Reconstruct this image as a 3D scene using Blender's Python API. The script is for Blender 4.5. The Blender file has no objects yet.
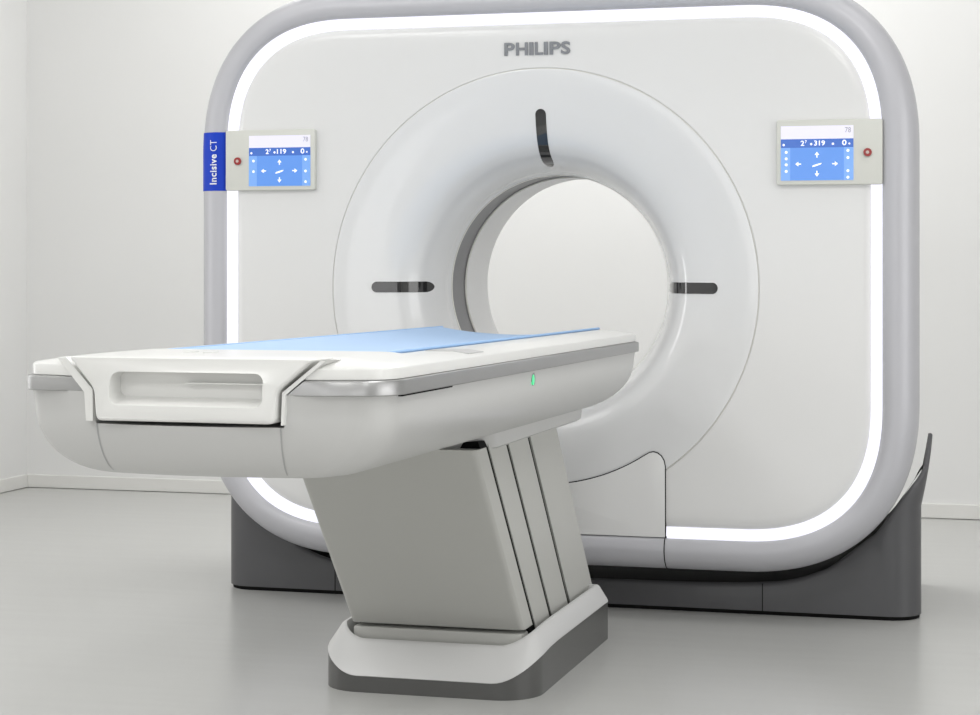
import bpy, bmesh, math, random
from mathutils import Vector, Matrix
S = bpy.context.scene
C = S.collection
PI = math.pi
ZC = .988            # height of the bore's centre

# ------------------------------------------------------------------ materials
def lin(c):
    return tuple(((v/255)/12.92 if v/255 <= .04045 else ((v/255+.055)/1.055)**2.4) for v in c)
def mat(name, col, rough=.5, metal=0., coat=0., spec=.5, noise=0., nscale=8., bump=0., bscale=200., emit=None, estr=1., crough=.05, stretch=None):
    m = bpy.data.materials.new(name); m.use_nodes = True
    nt = m.node_tree; b = nt.nodes['Principled BSDF']
    c = (*col, 1)
    b.inputs['Base Color'].default_value = c
    b.inputs['Roughness'].default_value = rough
    b.inputs['Metallic'].default_value = metal
    b.inputs['Coat Weight'].default_value = coat
    b.inputs['Coat Roughness'].default_value = crough
    b.inputs['Specular IOR Level'].default_value = spec
    tc = nt.nodes.new('ShaderNodeTexCoord')
    mp = nt.nodes.new('ShaderNodeMapping')
    nt.links.new(tc.outputs['Object'], mp.inputs['Vector'])
    if stretch: mp.inputs['Scale'].default_value = stretch
    if noise:
        n = nt.nodes.new('ShaderNodeTexNoise'); n.inputs['Scale'].default_value = nscale; n.inputs['Detail'].default_value = 4
        nt.links.new(mp.outputs[0], n.inputs['Vector'])
        mx = nt.nodes.new('ShaderNodeMix'); mx.data_type = 'RGBA'
        mx.inputs[6].default_value = (*[v*(1-noise) for v in col], 1)
        mx.inputs[7].default_value = (*[min(1, v*(1+noise)) for v in col], 1)
        nt.links.new(n.outputs[0], mx.inputs[0]); nt.links.new(mx.outputs[2], b.inputs['Base Color'])
    if bump:
        n2 = nt.nodes.new('ShaderNodeTexNoise'); n2.inputs['Scale'].default_value = bscale; n2.inputs['Detail'].default_value = 2
        nt.links.new(mp.outputs[0], n2.inputs['Vector'])
        bp = nt.nodes.new('ShaderNodeBump'); bp.inputs['Strength'].default_value = bump; bp.inputs['Distance'].default_value = .001
        nt.links.new(n2.outputs[0], bp.inputs['Height']); nt.links.new(bp.outputs[0], b.inputs['Normal'])
    if emit:
        b.inputs['Emission Color'].default_value = (*emit, 1); b.inputs['Emission Strength'].default_value = estr
    return m
M = {
 'wall_dim': mat('wall_paint_dimmed', (.65, .65, .65), .85, noise=.012, nscale=1.5),  # unseen front wall, darkened so it bounces less light back
 'wall':   mat('wall_paint', (.83, .83, .822), .85, noise=.012, nscale=1.5, bump=.05, bscale=120),
 'ceil':   mat('ceiling_paint', (.82, .82, .81), .9, noise=.01),
 'floor':  mat('floor_vinyl', (.53, .53, .515), .26, spec=.4, noise=.03, nscale=3, bump=.02, bscale=40, stretch=(.6, 6, 1)),
 'skirt':  mat('baseboard_paint', (.80, .795, .77), .5, noise=.01),
 'face':   mat('gantry_white', (.755, .755, .75), .32, coat=.35, noise=.006, nscale=3, crough=.12),
 'cone':   mat('cone_white', (.755, .76, .765), .25, coat=.8, noise=.006, nscale=3, crough=.06),
 'frame':  mat('frame_silver', (.51, .51, .54), .42, metal=.15, coat=.15, noise=.008, crough=.2),
 'rear':   mat('rear_white', (.88, .88, .88), .45, noise=.008),
 'base':   mat('base_charcoal', (.082, .082, .087), .42, coat=.1, noise=.05, nscale=12, bump=.08, bscale=400),
 'black':  mat('black_gap', (.006, .006, .006), .8, spec=.1, noise=.1),
 'led':    mat('led_diffuser', (.1, .1, .11), .5, noise=.01, emit=(.90, .90, 1.), estr=1.35),
 'bezel':  mat('console_cream', (.66, .665, .62), .4, noise=.008),
 'glass':  mat('slot_glass', (.012, .012, .013), .08, coat=1, noise=.2, nscale=30),
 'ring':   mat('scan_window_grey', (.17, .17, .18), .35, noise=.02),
 'lip':    mat('cream_lip', (.72, .71, .66), .35, noise=.01),
 'blue':   mat('badge_blue', lin((18, 62, 192)), .45, spec=.25, coat=0, noise=.01),
 'white':  mat('print_white', (.85, .87, .9), .4, noise=.01),
 'chrome': mat('logo_grey', (.24, .25, .27), .28, metal=.6, noise=.03, nscale=40),
 'red':    mat('stop_red', lin((150, 18, 16)), .35, coat=.5, noise=.03),
 'grey':   mat('stop_ring_grey', (.6, .5, .46), .4, noise=.02),
 'scr_hd': mat('screen_header', (.5, .5, .55), .2, noise=.01, emit=lin((236, 232, 246)), estr=.62),
 'scr_bar':mat('screen_bar', (.05, .1, .3), .2, noise=.01, emit=lin((44, 100, 190)), estr=.75),
 'scr_bl': mat('screen_blue', (.1, .2, .5), .2, noise=.01, emit=lin((80, 146, 228)), estr=.64),
 'scr_lt': mat('screen_light_blue', (.15, .25, .5), .2, noise=.01, emit=lin((112, 172, 244)), estr=.64),
 'icon':   mat('screen_icon', (.8, .8, .9), .3, noise=.01, emit=(.9, .94, 1.), estr=.6),
 'digit':  mat('screen_grey_digit', (.3, .3, .35), .3, noise=.01, emit=(.3, .3, .36), estr=.3),
 'body':   mat('table_body', (.55, .55, .54), .36, coat=.25, noise=.006, crough=.15),
 'top':    mat('tabletop_white', (.75, .75, .73), .35, coat=.3, noise=.006, crough=.15),
 'steel':  mat('brushed_steel', (.42, .42, .42), .38, metal=1., noise=.03, nscale=60, stretch=(1, 1, 12)),
 'paint':  mat('rim_paint', (.52, .53, .53), .35, metal=.25, coat=.2, noise=.01),
 'ped':    mat('pedestal_grey', (.51, .51, .485), .5, coat=.0, spec=.3, noise=.008),
 'plinth': mat('plinth_white', (.60, .60, .595), .42, coat=.08, noise=.01),
 'dark':   mat('plinth_charcoal', (.085, .085, .082), .35, coat=.2, noise=.04, nscale=14, bump=.06, bscale=350),
 'pad':    mat('mattress_blue', lin((172, 202, 238)), .55, noise=.012, nscale=20, bump=.1, bscale=160),
 'padside':mat('mattress_piping', lin((148, 188, 234)), .5, noise=.01),
 'green':  mat('green_lamp', (.05, .4, .2), .3, noise=.01, emit=(.08, .75, .3), estr=.9),
 'gring':  mat('lamp_bezel', (.2, .27, .24), .3, noise=.01),
 'catch':  mat('catch_grey', (.42, .42, .42), .35, noise=.02),
}

# ------------------------------------------------------------------ helpers
def link(name, bm, m, parent=None, angle=30, smooth=True):
    bmesh.ops.remove_doubles(bm, verts=bm.verts, dist=1e-6)
    bmesh.ops.recalc_face_normals(bm, faces=bm.faces)
    me = bpy.data.meshes.new(name); bm.to_mesh(me); bm.free()
    if smooth:
        for p in me.polygons: p.use_smooth = True
        me.set_sharp_from_angle(angle=math.radians(angle))
    me.materials.append(m)
    o = bpy.data.objects.new(name, me); C.objects.link(o)
    if parent: o.parent = parent
    return o
def thing(name, loc, label, cat, group=None, rot=(0, 0, 0)):
    o = bpy.data.objects.new(name, None); C.objects.link(o)
    o.location = loc; o.rotation_euler = rot; o.empty_display_size = .1
    o['label'] = label; o['category'] = cat
    if group: o['group'] = group
    return o
def loft(bm, loops, closed=True, cap0=False, cap1=False):
    rows = [[bm.verts.new(p) for p in L] for L in loops]
    for a, b in zip(rows, rows[1:]):
        n = len(a)
        for i in range(n if closed else n-1):
            j = (i+1) % n
            try: bm.faces.new((a[i], a[j], b[j], b[i]))
            except ValueError: pass
    if cap0: bm.faces.new(rows[0][::-1])
    if cap1: bm.faces.new(rows[-1])
    return rows
def box(bm, x0, x1, y0, y1, z0, z1, bev=0, seg=2):
    r = bmesh.ops.create_cube(bm, size=1, matrix=Matrix.Translation(((x0+x1)/2, (y0+y1)/2, (z0+z1)/2)) @ Matrix.Diagonal((x1-x0, y1-y0, z1-z0, 1)))
    if bev:
        es = {e for v in r['verts'] for e in v.link_edges}
        bmesh.ops.bevel(bm, geom=list(es), offset=bev, segments=seg, affect='EDGES', profile=.5)
def prism(bm, pts, y0, y1, bev=0, seg=3):
    """outline in XZ extruded along y; the y0 (front) outline may be bevelled"""
    loops = []
    if bev:
        ins = inset(pts, bev)
        for k in range(seg+1):
            a = PI/2*k/seg
            q = inset(pts, bev*(1-math.sin(a)))
            loops.append([(x, y0+bev*(1-math.cos(a)), z) for x, z in q])
    else: loops.append([(x, y0, z) for x, z in pts])
    loops.append([(x, y1, z) for x, z in pts])
    loft(bm, loops, True, True, True)
def inset(pts, d):
    n = len(pts); out = []
    A = sum(pts[i][0]*pts[(i+1) % n][1]-pts[(i+1) % n][0]*pts[i][1] for i in range(n))
    s = 1 if A > 0 else -1
    for i in range(n):
        p0, p, p1 = Vector(pts[i-1]), Vector(pts[i]), Vector(pts[(i+1) % n])
        a = (p-p0).normalized(); b = (p1-p).normalized()
        na = Vector((-a.y, a.x))*s; nb = Vector((-b.y, b.x))*s
        m = (na+nb); m = m.normalized() if m.length > 1e-6 else na
        k = max(.5, m.dot(na))
        out.append(tuple(p+m*d/k))
    return out
def rrect(x0, x1, z0, z1, r, seg=6):
    pts = []
    for cx, cz, a0 in ((x1-r, z1-r, 0), (x0+r, z1-r, PI/2), (x0+r, z0+r, PI), (x1-r, z0+r, 1.5*PI)):
        for k in range(seg+1):
            a = a0+PI/2*k/seg; pts.append((cx+r*math.cos(a), cz+r*math.sin(a)))
    return pts
def round_poly(pts, rad, seg=6):
    """fillet each corner; rad is one number or one per corner"""
    n = len(pts); out = []
    for i in range(n):
        r = rad[i] if isinstance(rad, (list, tuple)) else rad
        p0, p, p1 = Vector(pts[i-1]), Vector(pts[i]), Vector(pts[(i+1) % n])
        if r <= 0: out.append(tuple(p)); continue
        a = (p0-p).normalized(); b = (p1-p).normalized()
        for k in range(seg+1):
            t = k/seg
            out.append(tuple((p+a*r)*(1-t)**2+p*2*t*(1-t)+(p+b*r)*t*t))
    return out
def interp(x, tab):
    if x <= tab[0][0]: return tab[0][1]
    for (a, va), (b, vb) in zip(tab, tab[1:]):
        if x <= b:
            t = (x-a)/(b-a); return va+(vb-va)*t
    return tab[-1][1]
def smooth_curve(pts, sub=5):
    """Catmull-Rom through 2D points"""
    P = [Vector(p) for p in pts]; out = []
    for i in range(len(P)-1):
        p0 = P[max(0, i-1)]; p1 = P[i]; p2 = P[i+1]; p3 = P[min(len(P)-1, i+2)]
        for k in range(sub):
            t = k/sub
            out.append(tuple(.5*((2*p1)+(-p0+p2)*t+(2*p0-5*p1+4*p2-p3)*t*t+(-p0+3*p1-3*p2+p3)*t**3)))
    out.append(tuple(P[-1])); return out
def boolean(o, cutters, op='DIFFERENCE'):
    for c in cutters:
        m = o.modifiers.new('b', 'BOOLEAN'); m.operation = op; m.object = c; m.solver = 'EXACT'
    dg = bpy.context.evaluated_depsgraph_get(); dg.update()
    me = bpy.data.meshes.new_from_object(o.evaluated_get(dg))
    o.modifiers.clear(); old = o.data; o.data = me; bpy.data.meshes.remove(old)
    for c in cutters:
        cm = c.data; bpy.data.objects.remove(c); bpy.data.meshes.remove(cm)
def tidy(o, angle=30):
    for p in o.data.polygons: p.use_smooth = True
    o.data.set_sharp_from_angle(angle=math.radians(angle))
def text_mesh(bm, s, x0, x1, z0, z1, ydepth=.002, yfun=None, bold=0., vertical=False, mirror=False, spacing=1.):
    """lettering fitted into a rectangle of the XZ plane, facing -y"""
    cu = bpy.data.curves.new('t', 'FONT'); cu.body = s; cu.size = 1; cu.offset = bold; cu.space_character = spacing
    cu.resolution_u = 4
    ob = bpy.data.objects.new('t', cu); C.objects.link(ob)
    dg = bpy.context.evaluated_depsgraph_get(); dg.update()
    me = bpy.data.meshes.new_from_object(ob.evaluated_get(dg))
    vs = [v.co.copy() for v in me.vertices]
    if vertical: vs = [Vector((-v.y, v.x, 0)) for v in vs]
    ax, bx = min(v.x for v in vs), max(v.x for v in vs)
    az, bz = min(v.y for v in vs), max(v.y for v in vs)
    pos = []
    for v in vs:
        x = x0+(v.x-ax)/(bx-ax)*(x1-x0); z = z0+(v.y-az)/(bz-az)*(z1-z0)
        y = yfun(x, z) if yfun else 0
        pos.append((x, y, z))
    back = [bm.verts.new(p) for p in pos]
    front = [bm.verts.new((p[0], p[1]-ydepth, p[2])) for p in pos]
    cnt = {}
    for p in me.polygons:
        vi = list(p.vertices)
        try: bm.faces.new([front[i] for i in vi])
        except ValueError: pass
        for a, b in zip(vi, vi[1:]+vi[:1]): cnt[(a, b)] = 1
    for (a, b) in cnt:
        if (b, a) not in cnt:
            try: bm.faces.new((front[a], front[b], back[b], back[a]))
            except ValueError: pass
    bpy.data.objects.remove(ob); bpy.data.curves.remove(cu); bpy.data.meshes.remove(me)

# ------------------------------------------------------------------ the room
XL, XR, YB, YF, ZT = -3.16, 4.6, 2.62, -8.2, 3.3
def struct(name, bm, m, sm=False):
    o = link(name, bm, m, smooth=sm); o['kind'] = 'structure'; return o
b = bmesh.new(); box(b, XL-.1, XR+.1, YF-.1, YB+.1, -.1, 0); struct('floor', b, M['floor'])
b = bmesh.new(); box(b, XL-.1, XR+.1, YF-.1, YB+.1, ZT, ZT+.1); struct('ceiling', b, M['ceil'])
b = bmesh.new(); box(b, XL-.1, XR+.1, YB, YB+.1, 0, ZT); struct('wall_back', b, M['wall'])
b = bmesh.new(); box(b, XL-.1, XL, YF-.1, YB, 0, ZT); struct('wall_left', b, M['wall'])
b = bmesh.new(); box(b, XR, XR+.1, YF-.1, YB, 0, ZT); struct('wall_right', b, M['wall'])
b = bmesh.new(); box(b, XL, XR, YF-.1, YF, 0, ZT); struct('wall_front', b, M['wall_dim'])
b = bmesh.new(); box(b, XL, XR, YB-.014, YB, .002, .062, .003); struct('baseboard_back', b, M['skirt'])
b = bmesh.new(); box(b, XL, XL+.014, YF, YB-.014, .002, .062, .003); struct('baseboard_left', b, M['skirt'])

# ------------------------------------------------------------------ the gantry
gantry = thing('ct_scanner', (0, .5, 0), 'large white ring-shaped medical scanner with a lit rounded-square front and a round bore', 'scanner')
def gl(name, bm, m, parent=None, angle=30):
    # geometry is written in room coordinates; parts hang from the scanner's base point
    bmesh.ops.translate(bm, verts=bm.verts, vec=(0, -.5, 0))
    return link(name, bm, m, parent or gantry, angle)
GC = 1.033
def outline_pt(th, off):
    W, H, r = 1.018+off, .786+off, .42+off
    n = 2.55-max(0, off)*2
    c, s = abs(math.cos(th)), abs(math.sin(th))
    def f(t):
        x, z = t*c, t*s
        if x > W or z > H: return 1
        dx, dz = x-(W-r), z-(H-r)
        if dx > 0 and dz > 0: return (dx/r)**n+(dz/r)**n-1
        return -1
    lo, hi = 0, 2
    for _ in range(40):
        m = (lo+hi)/2
        if f(m) > 0: hi = m
        else: lo = m
    return (lo*math.cos(th), GC+lo*math.sin(th))
N = 288
TH = [2*PI*i/N for i in range(N)]
# concentrate directions at the corners for clean curves
TH = sorted(set(round(t, 6) for t in TH) | {round(k*PI+s*a, 6) % (2*PI) for k in (0, 1) for s in (1, -1) for a in [.35+.5*j/30 for j in range(31)]})
N = len(TH)
_cache = {}
def ol(off, y, ths=None):
    key = (round(off, 5), ths is None)
    if ths is None:
        if key not in _cache: _cache[key] = [outline_pt(t, off) for t in TH]
        pts = _cache[key]
    else: pts = [outline_pt(t, off) for t in ths]
    return [(x, y, z) for x, z in pts]
def circ(r, y, ths=None): return [(r*math.cos(t), y, ZC+r*math.sin(t)) for t in (ths or TH)]

# front panel: from the light channel to the rim of the cone
b = bmesh.new()
fl = [ol(-.032, .03), ol(-.032, .0105), ol(-.037, .0055), ol(-.050, .0015), ol(-.066, 0)]
base_o, base_c = ol(-.066, 0), circ(.666, 0)
for k in range(1, 5):
    t = k/5; fl.append([tuple(Vector(a)*(1-t)+Vector(c)*t) for a, c in zip(base_o, base_c)])
fl += [base_c, circ(.664, .0015), circ(.6635, .012)]
loft(b, fl)
gl('front_panel', b, M['face'])
# flared cone leading into the bore
CONE = smooth_curve([(.6615, .010), (.6612, .001), (.657, -.0015), (.62, .001), (.57, .007), (.52, .014), (.475, .025), (.44, .040), (.412, .062), (.392, .092), (.376, .130), (.364, .17), (.3575, .195), (.3555, .212), (.3525, .224), (.3500, .230), (.3495, .236)], 5)
b = bmesh.new(); loft(b, [circ(r, y) for r, y in CONE]); gl('bore_cone', b, M['cone'], angle=40)
b = bmesh.new(); loft(b, [circ(.6645, .0030), circ(.6605, .0030)]); gl('cone_seam', b, M['lip'])
b = bmesh.new(); loft(b, [circ(r, y) for r, y in ((.3495, .236), (.3480, .237), (.3480, .243), (.3520, .244))]); gl('bore_lip', b, M['lip'])
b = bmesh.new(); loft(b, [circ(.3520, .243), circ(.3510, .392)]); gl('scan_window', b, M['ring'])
b = bmesh.new(); loft(b, [circ(r, y) for r, y in ((.3500, .390), (.3465, .391), (.3465, .398), (.3485, .400))]); gl('bore_lip', b, M['lip'])
# rear cover and rear cone: seen through the bore
RC = smooth_curve([(.3485, .40), (.3485, .50), (.350, .60), (.358, .68), (.38, .76), (.42, .84), (.48, .90), (.56, .93), (.64, .935)], 4)
b = bmesh.new()
LL = [circ(r, y) for r, y in RC] + [ol(-.03, .94), ol(.0, .93), ol(.025, .90), ol(.045, .8), ol(.07, .5), ol(.085, .25), ol(.088, .118)]
loft(b, LL); gl('rear_cover', b, M['rear'], angle=40)
# silver frame all round
FR = smooth_curve([(0, .03), (.0, .006), (.003, -.003), (.013, -.011), (.033, -.016), (.055, -.012), (.074, .000), (.089, .020), (.097, .045), (.1, .08), (.098, .115), (.088, .12)], 3)
b = bmesh.new(); loft(b, [ol(o_, y) for o_, y in FR]); gl('outer_frame', b, M['frame'], angle=45)
# light ring, broken behind the lower service panel
x_s = .384
ang = [t for t in TH]
a0 = math.atan2(.26-GC, x_s); a1 = math.atan2(.26-GC, -x_s)
ths = [a0+(2*PI-(a0-a1))*0 for _ in ()]
start = a0; end = a1+2*PI if a1 < a0 else a1
M_ = 320
ths = [start+(end-start)*i/M_ for i in range(M_+1)]
b = bmesh.new(); loft(b, [ol(-.033, .011, ths), ol(-.029, .0055, ths), ol(-.003, .000, ths), ol(.0012, .0005, ths)], closed=False)
gl('light_ring', b, M['led'])
# lower service panel
def arc_pts(r, xa, xb, n):
    return [(xa+(xb-xa)*i/n, ZC-math.sqrt(r*r-(xa+(xb-xa)*i/n)**2)) for i in range(n+1)]
right = arc_pts(.594, 0, .325, 14) + [(.337, .4980), (.349, .5005), (.361, .4975), (.372, .4890), (.380, .4760), (.384, .4580), (.384, .2485)]
outl = [(-x, z) for x, z in right[::-1]] + right[1:]
b = bmesh.new(); prism(b, [(x, z) for x, z in outl][::-1], -.0045, .006, .002); gl('service_panel', b, M['face'])
g = [(x, max(z, .2487)) for x, z in inset(outl, -.0028)]
b = bmesh.new(); prism(b, g[::-1], -.0026, .006); gl('panel_gap', b, M['black'])
for s in (-1, 1):   # seam across the frame below
    b = bmesh.new(); rows = []
    for o_, y in FR[1:-2]:
        z = GC-.786-o_
        rows.append([(s*x_s-.0016, y-.0008, z-(.0008 if o_ > .08 else 0)), (s*x_s+.0016, y-.0008, z-(.0008 if o_ > .08 else 0))])
    loft(b, rows, closed=False); gl('frame_seam', b, M['black'])
# three laser windows on the cone
def cone_y(r): return interp(r, sorted([(a, c) for a, c in CONE]))
def laser(name, th, r0, r1, hw, parent=gantry):
    b = bmesh.new(); rows = []
    n = 26
    rs = sorted(set([r0+hw*(1-math.cos(PI/2*i/8)) for i in range(9)]+[r1-hw*(1-math.cos(PI/2*i/8)) for i in range(9)]+[r0+hw+(r1-r0-2*hw)*i/n for i in range(1, n)]))
    e = Vector((math.cos(th), 0, math.sin(th))); w = Vector((-math.sin(th), 0, math.cos(th)))
    def row(r, h, lift):
        d = .004; ny = Vector((cone_y(r+d)-cone_y(r-d), 2*d)).normalized()   # slope of the profile
        nr, nyy = ny.x, -ny.y
        y = cone_y(r)
        return [tuple(Vector((0, y+nyy*lift, ZC))+e*(r+nr*lift)+w*(h*k/3)) for k in range(-3, 4)]
    for r in rs:
        de = min(r-r0, r1-r)
        h = hw if de >= hw else math.sqrt(max(0, hw*hw-(hw-de)**2))
        rows.append((r, max(h, .0006)))
    loops = [row(r, h, .0012) for r, h in rows]
    loft(b, loops, closed=False)
    o = gl(name, b, M['glass'], angle=50)
    b = bmesh.new()
    # pale rim round the window
    rim = []
    n2 = len(rows)
    for sgn in (1, -1):
        seq = rows if sgn > 0 else rows[::-1]
        for r, h in seq:
            rr = r + (-.0022 if r-r0 < hw*.5 else (.0022 if r1-r < hw*.5 else 0))
            rim.append((rr, sgn*(h+.0022), r, sgn*h))
    def pt(r, h, lift): 
        return tuple(Vector((0, cone_y(r)-lift, ZC))+e*r+w*h)
    loft(b, [[pt(a, c, .0014) for a, c, _, _ in rim], [pt(a, c, .0020) for _, _, a, c in rim]])
    gl('window_rim', b, M['cone'], o)
    o.matrix_parent_inverse = Matrix.Identity(4)
    return o
_w = []
for th, r0, r1 in ((PI, .375, .540), (0, .372, .540), (PI/2, .372, .541)):
    _w.append(laser('laser_window', th, r0, r1, .0168))
# brand letters
b = bmesh.new()
for k_, (ch, xa, w) in enumerate((('P', 0, .0325), ('H', .0366, .0366), ('I', .0780, .0130), ('L', .0960, .0242), ('I', .1235, .0122), ('P', .1413, .0340), ('S', .1765, .0290))):
    text_mesh(b, ch, -.110+xa, -.110+xa+w, 1.691, 1.730, .004, bold=.03)
gl('front_lettering', b, M['chrome'])

# blue badge wrapped round the frame, left
def xout(z, off):
    W, H, r = 1.018+off, .786+off, .42+off; n = 2.55-max(0, off)*2
    dz = abs(z-GC)-(H-r)
    return W if dz <= 0 else (W-r)+r*(1-(dz/r)**n)**(1/n)
b = bmesh.new(); rows = []
for k in range(15):
    z = 1.290+(1.4745-1.290)*k/14
    rows.append([(-xout(z, o_)-(.0014 if o_ > .07 else 0), y-.0014, z) for o_, y in FR[1:-2]])
loft(b, rows, closed=False); badge = gl('name_badge', b, M['blue'])
def fy(x, z):
    off = -x-xout(z, 0); return -.0190+max(0, off-.033)*.16
b = bmesh.new()
text_mesh(b, 'Incisive', -1.070, -1.0455, 1.310, 1.405, .0008, fy, bold=.022, vertical=True, spacing=1.1)
text_mesh(b, 'CT', -1.069, -1.0455, 1.415, 1.450, .0008, fy, bold=-.008, vertical=True)
gl('badge_lettering', b, M['white'], badge)

# two touch panels
def control_panel(s):
    x0, x1 = (-1.017, -.717) if s < 0 else (.716, 1.020)
    z0, z1 = 1.2895, 1.4790
    b = bmesh.new()
    prism(b, rrect(x0, x1, z0, z1, .006, 3), -.016, .004, .003)
    p = gl('control_panel', b, M['bezel'])
    dx0, dx1 = (-.937, -.732) if s < 0 else (.729, .938)
    dz0, dz1 = 1.303, 1.461
    H = dz1-dz0; y = -.0172
    def rect(nm, m, a0, a1, c0, c1, yy=y):
        b = bmesh.new(); W = dx1-dx0
        box(b, dx0+a0*W, dx0+a1*W, yy, -.0155, dz0+c0*H, dz0+c1*H); return gl(nm, b, m, p)
    rect('screen_header', M['scr_hd'], 0, 1, .76, 1)
    rect('screen_status_bar', M['scr_bar'], 0, 1, .60, .76)
    rect('screen_field', M['scr_bl'], .0, 1, 0, .60)
    W = dx1-dx0
    for a0, a1 in ((0, .13), (.87, 1)):
        b = bmesh.new(); box(b, dx0+a0*W, dx0+a1*W, y-.0003, y+.0005, dz0, dz0+.6*H)
        gl('screen_side_column', b, M['scr_lt'], p)
    # symbols, each a piece of its own
    yi = y-.0005
    def flat(nm, pts):
        b = bmesh.new(); vs = [b.verts.new((x, yi, z)) for x, z in pts]; b.faces.new(vs); gl(nm, b, M['icon'], p)
    def dot(u, v, r, kind='o'):
        cx, cz = dx0+u*W, dz0+v*H
        if kind == 'o': flat('screen_icon', [(cx+r*math.cos(k*PI/5), cz+r*math.sin(k*PI/5)) for k in range(10)]); return
        ar = [(-.8, -.1), (-.2, -.1), (-.2, -1), (.2, -1), (.2, -.1), (.8, -.1), (0, 1)]
        rot = {'u': 0, 'l': PI/2, 'd': PI, 'r': -PI/2}[kind]
        flat('screen_arrow', [(cx+r*(a*math.cos(rot)-c*math.sin(rot)), cz+r*(a*math.sin(rot)+c*math.cos(rot))) for a, c in ar])
    dot(.5, .47, .0085, 'u'); dot(.5, .12, .0085, 'd'); dot(.24, .30, .0085, 'l'); dot(.75, .30, .0085, 'r')
    mx_, mz_ = dx0+.5*W, dz0+.28*H
    flat('screen_table_icon', [(mx_+a, mz_+c) for a, c in ((-.014, -.006), (-.004, -.004), (.012, .002), (.014, .006), (.004, .004), (-.012, -.001))])
    for v in ((.52, .40, .29, .17) if s > 0 else (.50, .29)): dot(.075, v, .0042)
    for v in ((.54, .41, .17, .05) if s > 0 else (.52, .29, .08)): dot(.925, v, .0042)
    dot(.04, .655, .0035); dot(.42, .665, .0035); dot(.72, .665, .0035); dot(.945, .665, .0028)
    for t, u0, u1, v0, v1 in (('2', .275, .325, .635, .73), ('7', .335, .36, .68, .735), ('319' if s > 0 else '119', .46, .61, .635, .73), ('0', .845, .905, .635, .735)):
        b = bmesh.new(); text_mesh(b, t, dx0+u0*W, dx0+u1*W, dz0+v0*H, dz0+v1*H, .0002, lambda x, z: yi+.0002, bold=.02); gl('screen_readout', b, M['icon'], p)
    b = bmesh.new(); text_mesh(b, '78', dx0+.885*W, dx0+.965*W, dz0+.87*H, dz0+.965*H, .0002, lambda x, z: yi+.0002); gl('screen_digits', b, M['digit'], p)
    # red stop button
    bx = -.974 if s < 0 else .9785
    def disc(nm, m, r, ya, yb):
        b = bmesh.new(); ring = lambda rr, yy: [(bx+rr*math.cos(2*PI*k/28), yy, 1.382+rr*math.sin(2*PI*k/28)) for k in range(28)]
        loft(b, [ring(r, yb), ring(r, ya+.001), ring(r-.001, ya)], cap1=True); return gl(nm, b, m, p)
    disc('button_collar', M['bezel'], .0152, -.0178, -.0155)
    disc('stop_button', M['red'], .0120, -.0240, -.0160)
    disc('button_centre', M['grey'], .0050, -.0248, -.0235)
    return p
cp_l = control_panel(-1); cp_r = control_panel(1)

# charcoal cradle base with two wings
TOPX = [(0, .086), (.45, .089), (.60, .095), (.70, .103), (.76, .115), (.85, .150), (.925, .212), (.987, .260), (1.05, .349), (1.10, .425), (1.12, .47)]
def plan():
    """half plan path from the front middle round the corner to the back: (x, y)"""
    p = [(x, .18) for x in (0, .2, .4, .5, .6, .65, .7, .74, .78, .81, .84, .87, .9, .93, .96, .98, 1.0, 1.01, 1.022)]
    for k in range(1, 9):
        a = PI/2*k/8; p.append((1.022+.09*math.sin(a), .27-.09*math.cos(a)))
    p += [(1.110, .30), (1.106, .35), (1.101, .42), (1.096, .5), (1.091, .58), (1.080, .75), (1.07, .9)]
    return p
half = plan()
def topz(i):
    x, y = half[i]
    if y <= .271: return interp(x, TOPX)
    return interp(y, [(.27, .445), (.30, .505), (.34, .545), (.36, .548), (.45, .50), (.6, .40), (.9, .30)])
def crease(i):
    x, y = half[i]; t = topz(i)
    return min(t-.012, interp(x, [(0, 9), (.80, 9), (.86, .185), (1.0, .27), (1.10, .335)]))
def skirt_point(i, z):
    x, y = half[i]; c = crease(i); 
    k = max(0, z-c)
    nx = interp(x, [(.98, 0), (1.1, 1)])
    return (x+nx*k*(.22-.25*k), y+(1-nx)*k*.35, z)
b = bmesh.new(); outer = []
idx = [(-1, i) for i in range(len(half)-1, 0, -1)] + [(1, i) for i in range(len(half))]
def prow(f):
    r = []
    for s, i in idx:
        x, y, z = f(i); r.append((s*x, y, z))
    return r
def at(fr, dz=0):
    def f(i):
        c, t = crease(i), topz(i); return skirt_point(i, fr(c, t)+dz)
    return f
def inward(i, z, d):
    x, y, zz = skirt_point(i, z); nx = interp(half[i][0], [(1.0, 0), (1.11, 1)])
    return (x-d*nx, y+d*(1-nx), zz)
rows = [prow(at(lambda c, t: .012)), prow(at(lambda c, t: c))]
for k in (.25, .5, .75, 1): rows.append(prow(at(lambda c, t, k=k: c+(t-.006-c)*k)))
rows.append(prow(lambda i: inward(i, topz(i)-.002, .002)))
rows.append(prow(lambda i: inward(i, topz(i), .007)))
rows.append(prow(lambda i: inward(i, topz(i)-.001, .014)))
rows.append(prow(lambda i: inward(i, max(.02, topz(i)-.06), .016)))
loft(b, rows, closed=False)
base = gl('base_cradle', b, M['base'], angle=35)
b = bmesh.new(); loft(b, [prow(lambda i: (half[i][0]*.995, half[i][1]+.006, 0)), prow(lambda i: (half[i][0]*.995, half[i][1]+.006, .012))], closed=False)
gl('base_foot', b, M['black'])
b = bmesh.new(); box(b, -1.05, 1.05, .225, .88, .0, .066); gl('base_tray', b, M['black'])
for x in (-.722, .648):
    b = bmesh.new(); box(b, x-.0013, x+.0013, .1790, .183, .012, interp(abs(x), TOPX)-.004); gl('base_seam', b, M['black'])
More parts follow.
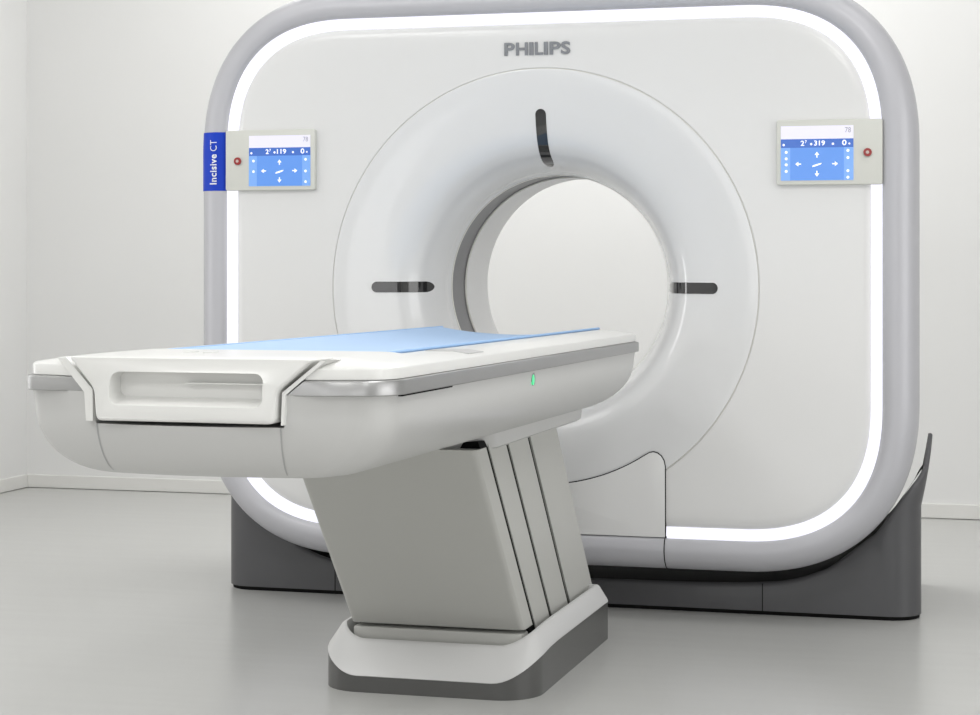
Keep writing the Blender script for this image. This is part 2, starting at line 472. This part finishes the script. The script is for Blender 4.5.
# dark liner inside the cradle, below the frame
b = bmesh.new()
fi = [i for i in range(len(half)) if half[i][1] <= .271]
seq = [(-1, i) for i in fi[:0:-1]]+[(1, i) for i in fi]
loft(b, [[(s_*half[i][0]*.992, yy if yy else half[i][1]+.012, topz(i)-dz) for s_, i in seq] for yy, dz in ((0, .014), (.40, .014), (.88, .02))], closed=False)
gl('cradle_liner', b, M['black'])

# ------------------------------------------------------------------ the patient table
TO = Vector((0, -1.2, 0)); TILT = -.008
table = thing('patient_table', (0, -.75, 0), 'white and grey patient table on a slanted pedestal in front of the scanner bore', 'table')
def tl(name, bm, m, parent=None, angle=30, tilt=False):
    if tilt:
        for v in bm.verts: v.co.z += TILT*(v.co.y+1.2)
    bmesh.ops.translate(bm, verts=bm.verts, vec=(0, .75, 0))
    return link(name, bm, m, parent or table, angle)
# plan outline of the couch: near end bows out, corners rounded
YN, YFAR = -2.575, -.285
def couch(w, yn, yf, rc=.055, rf=.035, bow=.085):
    """plan loop, counter-clockwise from the far right"""
    pts = []
    def fy_(x): return yn+bow*(abs(x)/.36)**2
    ns = 40
    # right side far -> near
    for k in range(ns+1): pts.append((w, (yf-rf)+((fy_(w)+rc)-(yf-rf))*k/ns))
    yc = fy_(w-rc)
    for k in range(1, 9):
        a = PI/2*k/8; pts.append((w-rc+rc*math.cos(a), (fy_(w)+rc)+(yc-(fy_(w)+rc))*math.sin(a)))
    m = 32
    for k in range(1, m+1):
        x = (w-rc)-2*(w-rc)*k/m; pts.append((x, fy_(x)))
    for k in range(1, 9):
        a = PI/2*k/8; pts.append((-(w-rc)-rc*math.sin(a), (fy_(w)+rc)+(yc-(fy_(w)+rc))*math.cos(a)))
    for k in range(1, ns+1): pts.append((-w, (fy_(w)+rc)+((yf-rf)-(fy_(w)+rc))*k/ns))
    for k in range(1, 9):
        a = PI/2*k/8; pts.append((-w+rf*(1-math.cos(a)), yf-rf+rf*math.sin(a)))
    for k in range(1, 7): pts.append((-w+rf+2*(w-rf)*k/7, yf))
    for k in range(0, 8):
        a = PI/2*k/8; pts.append((w-rf+rf*math.sin(a), yf-rf+rf*math.cos(a)))
    return pts
def cz(pts, z): return [(x, y, z) for x, y in pts]
# hull
b = bmesh.new(); loops = []
zb, hb = .668, .125
for k in range(0, 15):
    a = PI/2*k/14
    t = math.cos(a)                     # 1 at the bottom
    z = zb+hb*(1-math.sin(PI/2-a)) if False else zb+hb*(1-math.cos(a))
    ins = 1-math.sin(a)
    loops.append(cz(couch(.358-.135*ins, YN+.012+.085*ins, YFAR-.02-.24*ins, rc=.055+.02*ins, rf=.035), z))
loops.append(cz(couch(.360, YN+.006, YFAR-.01), .823))
loft(b, loops, True, True, True)
body = tl('couch_body', b, M['body'], tilt=True, angle=35)
# notch in the near end
NW = [(-.246, .905), (-.246, .884), (-.186, .828), (-.184, .7690), (.176, .7690), (.178, .828), (.242, .884), (.242, .905)]
def cutter(pts, y0, y1):
    b = bmesh.new(); prism(b, pts, y0, y1); return tl('cut', b, M['body'], tilt=True)
boolean(body, [cutter(inset(NW, -.004), -2.8, -2.36)]); tidy(body, 35)
# lower front cover seams
for s in (-1, 1):
    b = bmesh.new(); rows = []
    for k in range(3, 15):
        a = PI/2*k/14; ins = 1-math.sin(a); z = zb+hb*(1-math.cos(a))
        if z > .769: break
        x = (.174 if s > 0 else -.186)+s*-.012*ins; y = YN+.012+.085*ins+.085*(abs(x)/.36)**2
        rows.append([(x-.0013, y-.0012, z), (x+.0013, y-.0012, z)])
    loft(b, rows, closed=False)
    tl('cover_seam', b, M['catch'], tilt=True)
# pale lip that lines the notch
b = bmesh.new()
def band(pts0, pts1, y0f, y1):
    loft(b, [[(x, y1, z) for x, z in pts0], [(x, y0f(x), z) for x, z in pts0], [(x, y0f(x), z) for x, z in pts1], [(x, y1, z) for x, z in pts1]], closed=False)
ybow = lambda x: YN+.085*(abs(x)/.36)**2+.000
for s in (-1, 1):
    b = bmesh.new()
    A = [(-.250, .884), (-.188, .828), (-.187, .770)] if s < 0 else [(.246, .884), (.181, .828), (.179, .770)]
    B = [(-.272, .8835), (-.207, .822), (-.203, .770)] if s < 0 else [(.254, .8835), (.187, .824), (.183, .770)]
    band(A, B, ybow, -2.45)
    tl('notch_lip', b, M['top'], tilt=True)
# metal rim, open where the handle block sits
def rim_loop(prof, name, m, ya, yb, closedrim=True):
    """sweep profile (offset, z) round the couch outline, leaving out the near middle"""
    base_pts = couch(.360, YN+.006, YFAR-.01)
    n = len(base_pts)
    # start just right of the notch (going backwards) -> far end -> left of the notch
    near = [i for i, p in enumerate(base_pts) if p[1] < -2.42 and -.250 < p[0] < .228]
    i1 = max(near)+1; seq = [(i1+k) % n for k in range(n) if (i1+k) % n not in near]
    b = bmesh.new(); rows = []
    for k, i in enumerate(seq):
        p0, p, p1 = Vector(base_pts[i-1]), Vector(base_pts[i]), Vector(base_pts[(i+1) % n])
        t = (p1-p0).normalized(); nrm = Vector((t.y, -t.x))
        if nrm.dot(p-Vector((0, -1.3))) < 0: nrm = -nrm
        row = []
        for o_, z in prof:
            q = p+nrm*o_
            if k == 0 or k == len(seq)-1: q.x = -(.208+(z-.822)*1.2) if p.x < 0 else (.186+(z-.822)*1.25)
            row.append((q.x, q.y, z))
        rows.append(row)
    loft(b, rows, closed=False)
    b.faces.new([b.verts[0+0] for _ in ()] or [v for v in list(b.verts)[:len(prof)]]) if False else None
    return tl(name, b, m, tilt=True, angle=40)
rim_loop([(-.02, .821), (.009, .8215), (.0105, .823), (.0105, .8455), (.0085, .8482), (.001, .8495), (-.02, .8495)], 'couch_rim', M['steel'], 0, 0)
# dark slot under the rim near the corner
b = bmesh.new(); box(b, .352, .3675, -2.44, -2.13, .8185, .8215); tl('rim_gap', b, M['black'], tilt=True)
# tabletop
b = bmesh.new()
T0 = couch(.362, YN+.008, YFAR-.012); 
def tpl(d, z, dn=None): return cz(couch(.362-d, YN+.008+(d if dn is None else dn), YFAR-.012-d*.6, rc=max(.02, .055-d*.3), rf=.035), z)
loft(b, [tpl(.004, .8490), tpl(.0, .8505), tpl(.0, .8670), tpl(.0015, .8700), tpl(.006, .8728), tpl(.05, .8795), tpl(.09, .8845), tpl(.112, .8868), tpl(.13, .8872)], True, True, True)
ttop = tl('tabletop', b, M['top'], tilt=True, angle=28)
R_ = 1.32
def trough(R, zc, w, y0, y1, zt):
    pts = [(x, zc-math.sqrt(R*R-x*x)) for x in [(-w+2*w*k/30) for k in range(31)]]
    return pts
zcen = .8785+R_-.0217
P_ = trough(R_, zcen, .241, 0, 0, 0)
boolean(ttop, [cutter([(-.5, .8800), (.5, .8800), (.5, .95), (-.5, .95)], -2.165, .35), cutter(P_+[(.241, .93), (-.241, .93)], -2.165, .3), cutter(inset(NW, -.004), -2.8, -2.50)]); tidy(ttop, 28)
# sliding cradle tongue that carries the pad over the far end
b = bmesh.new()
P2 = [(x, zcen-.0003-math.sqrt((R_)**2-x*x)) for x in [(-.234+.468*k/24) for k in range(25)]]
low = [(x*1.0, z-.016) for x, z in P2[::-1]]
loft(b, [[(x, y, z) for x, z in P2+low] for y in (-1.0, -.215)], True, True, True)
tl('cradle', b, M['top'], tilt=True)
# handle block at the near end
HB = round_poly([(-.238, .887), (-.179, .830), (-.174, .7725), (.171, .7725), (.175, .830), (.238, .887)], [.010, .012, .012, .012, .012, .010], 5)
b = bmesh.new(); prism(b, HB, YN-.012, -2.39, .005)
for v in b.verts:
    if v.co.y < -2.5: v.co.y += .085*(v.co.x/.36)**2
blk = tl('handle_block', b, M['top'], tilt=True, angle=35)
HO = rrect(-.148, .150, .7985, .8615, .017, 6)
b = bmesh.new(); HI = [(x*.97, .8315+(z-.830)*.72+.006) for x, z in HO]; loft(b, [[(x, -2.8, z) for x, z in HO], [(x, -2.575, z) for x, z in HO], [(x, -2.528, z) for x, z in HI]], True, True, True)
cut = tl('cut', b, M['top'], tilt=True)
boolean(blk, [cut]); tidy(blk, 35)
b = bmesh.new(); box(b, -.01, .144, -2.540, -2.522, .8395, .8425, .001); tl('recess_highlight_bar', b, M['top'], tilt=True)  # thin bar shaped to stand in for the highlight line in the recess
# little catches on the top
b = bmesh.new(); prism(b, [(.250, .8814), (.312, .8810), (.343, .8765), (.343, .870), (.250, .870)], -1.935, -1.825, .0006); tl('side_catch', b, M['catch'], tilt=True)
for x in (-.06, -.10):
    b = bmesh.new(); box(b, x-.010, x+.010, -2.33, -2.30, .8862, .8892, .0012); tl('top_peg', b, M['top'], tilt=True)
# status lamp on the side
b = bmesh.new()
def disc_x(b, r1, r2, x, yc, zc_, t):
    ring = lambda s, xx: [(xx, yc+r1*s*math.cos(2*PI*k/20), zc_+r2*s*math.sin(2*PI*k/20)) for k in range(20)]
    loft(b, [ring(1, x-.006), ring(1, x+t*.6), ring(.8, x+t)], cap1=True)
disc_x(b, .0165, .0145, .3595, -1.468, .8005, .0006)
lamp_ = tl('status_lamp', b, M['gring'], tilt=True)
b = bmesh.new(); disc_x(b, .010, .012, .3600, -1.474, .7995, .0012); tl('lamp_lens', b, M['green'], lamp_, tilt=True)
# under-frame
b = bmesh.new()
UF = []
def uf(w, y0, y1, r, z):
    pts = [(w, y1), (w, y0+r)]
    for k in range(1, 9):
        a = PI/2*k/8; pts.append((w-r*(1-math.cos(a)), y0+r-r*math.sin(a)))
    q = pts+[(-x, y) for x, y in pts[::-1]]
    return [(x, y, z) for x, y in q]
loft(b, [uf(.225, -1.44, -.475, .14, .627), uf(.235, -1.46, -.465, .15, .634), uf(.243, -1.55, -.46, .17, .690)], True, True, True)
tl('under_frame', b, M['body'], angle=30)
# slanted pedestal: four nested covers
SL = -.885
def slant(b, w, y0, y1, z0, z1, r=.0):
    def lp(z):
        dy = SL*(z-.152)
        p = []
        if r:
            for k in range(5):
                a = PI/2*k/4; p.append((w-r*(1-math.cos(a)) if True else 0, y0+r-r*math.sin(a)))
        else: p.append((w, y0))
        pts = [(w, y1)]+p
        q = pts+[(-x, y) for x, y in pts[::-1]]
        return [(x, y+dy, z) for x, y in q]
    loft(b, [lp(z0), lp(z1)], True, True, True)
cov = [(-1.050, -.964, .2270, .016), (-.942, -.796, .2270, 0), (-.774, -.594, .2275, 0), (-.572, -.300, .2290, 0)]
for i, (y0, y1, w, r) in enumerate(cov):
    b = bmesh.new(); slant(b, w, y0, y1, .135 if i else .152, .650 if i else .6385, r)
    tl('pedestal_cover', b, M['ped'], angle=25)
b = bmesh.new(); slant(b, .2240, -1.005, -.32, .10, .655); tl('pedestal_core', b, M['black'])
b = bmesh.new(); box(b, -.222, .222, -1.050, -.93, .085, .142, .004); tl('pedestal_foot', b, M['ped'])
# plinth
PW, PN, PF = .279, -1.165, -.315
def pl(ins, zf, zs, insf=None, rc=.105, far=None):
    """plan loop; zf = height at the near end, zs = along the sides; insf = inset at the near end"""
    insf = ins if insf is None else insf
    w = PW-ins; yn = PN+insf; yf = PF-ins*.6 if far is None else far; r = max(.02, rc-ins)
    pts = []
    ns = 10
    for k in range(ns+1):
        y = yf+(yn+r-yf)*k/ns; f = interp(-y, [(-(yn+r+.14) if False else -(yn+r+.10), 0), (-(yn+r), .12)])
        pts.append((w, y, f))
    m = 12
    for k in range(1, m+1):
        a = PI/2*k/m; t = k/m
        f = .12+.88*(t*t*(3-2*t)); pts.append((w-r+r*math.cos(a), yn+r-r*math.sin(a), f))
    for k in range(1, 11): pts.append(((w-r)*(1-k/10), yn, 1))
    left = [(-x, y, f) for x, y, f in pts[:-1][::-1]]
    allp = pts+left
    return [(x, y, zs+(zf-zs)*f) for x, y, f in allp]
b = bmesh.new(); loft(b, [pl(.0, .0, .0), pl(0, .040, .104), pl(.008, .042, .106)], True, True, False); tl('plinth_skirt', b, M['dark'], angle=40)
b = bmesh.new()
loft(b, [pl(.004, .036, .100), pl(-.001, .0415, .106), pl(.001, .048, .113, .004), pl(.022, .112, .1515, .058), pl(.027, .119, .1550, .067), pl(.033, .120, .1545, .074), pl(.037, .116, .147, .078), pl(.040, .085, .100, .082), pl(.044, .083, .090, .086)], True, False, True)
tl('plinth_cover', b, M['plinth'], angle=40)

# ------------------------------------------------------------------ the blue pad
pad = thing('mattress_pad', (0, -1.2, .8662), 'long pale blue mattress pad curved into the white table top', 'mattress')
def padl(name, bm, m):
    for v in bm.verts: v.co.z += TILT*(v.co.y+1.2)
    bmesh.ops.translate(bm, verts=bm.verts, vec=(0, 1.2, -.8662))
    return link(name, bm, m, pad, 40)
def padsec(w, lift, n=28, th=None):
    return [(x, zcen+lift-math.sqrt(R_*R_-x*x)) for x in [(-w+2*w*k/n) for k in range(n+1)]]
b = bmesh.new()
ys = [-2.160, -2.156, -2.13, -1.6, -1.1, -.6, -.27, -.244, -.24]
wz = [(.227, .002), (.232, .005)]+[(.234, .0068)]*5+[(.232, .005), (.227, .002)]
rows = []
for y, (w, l) in zip(ys, wz):
    u = padsec(w, l); d = padsec(w, .0004)[::-1]
    rows.append([(x, y, z) for x, z in u+d])
loft(b, rows, True, True, True); padl('pad_top', b, M['pad'])
for s in (-1, 1):
    b = bmesh.new(); rows = []
    for y in (-2.160, -1.6, -1.1, -.6, -.24):
        x, z = s*.2350, zcen-math.sqrt(R_*R_-.2350**2)+.0046
        rows.append([(x+.0046*math.cos(2*PI*k/10), y, z+.0036*math.sin(2*PI*k/10)) for k in range(10)])
    loft(b, rows, True, True, True); padl('edge_piping', b, M['padside'])

# ------------------------------------------------------------------ light
def area(name, loc, size, power, rot=(0, 0, 0), col=(1, 1, 1)):
    L = bpy.data.lights.new(name, 'AREA'); L.shape = 'RECTANGLE'; L.size, L.size_y = size; L.energy = power; L.color = col
    o = bpy.data.objects.new(name, L); C.objects.link(o); o.location = loc; o.rotation_euler = rot; return o
for x, y, p in ((-1.6, -.7, 10), (1.8, -.7, 10), (-1.6, -3.0, 42), (1.8, -3.0, 42), (-1.6, -5.6, 38), (1.8, -5.6, 38), (-1.6, 1.6, 20), (1.6, 1.6, 6), (0, 1.4, 38)):
    area('ceiling_panel_light', (x, y, ZT-.02), (1.2, 1.2), p, col=(1, .995, .985))
area('side_fill_light', (XR-.05, -2.2, 1.35), (2.0, 3.6), 50, (0, PI/2, 0))  # added fill from the right, brightens the table and pedestal sides
area('side_strip_light', (XL+.05, -1.2, 1.25), (1.6, .25), 9, (0, -PI/2, 0))  # unseen strip, added for the bright arc on the bore's right lip
area('front_fill_light', (.6, YF+.05, 1.2), (5, 1.8), 46, (PI/2, 0, 0))  # added frontal fill, evens out the scanner face from top to bottom
w = bpy.data.worlds.new('world'); S.world = w; w.use_nodes = True
w.node_tree.nodes['Background'].inputs[0].default_value = (.9, .92, 1, 1)
w.node_tree.nodes['Background'].inputs[1].default_value = .3

# ------------------------------------------------------------------ camera
cam = bpy.data.cameras.new('camera'); co = bpy.data.objects.new('camera', cam); C.objects.link(co)
cam.sensor_width = 36; cam.sensor_fit = 'HORIZONTAL'
cam.lens = 1996.3/980*36
cam.shift_x = 0
cam.shift_y = -(357.5-258.9)/980
co.location = (1.4875, -5.8446, 1.075)
co.rotation_euler = (PI/2, 0, .2741)
S.camera = co
S.view_settings.view_transform = 'Standard'; S.view_settings.look = 'None'
S.view_settings.gamma = 1; S.view_settings.use_curve_mapping = False
S.view_settings.exposure = -0.25
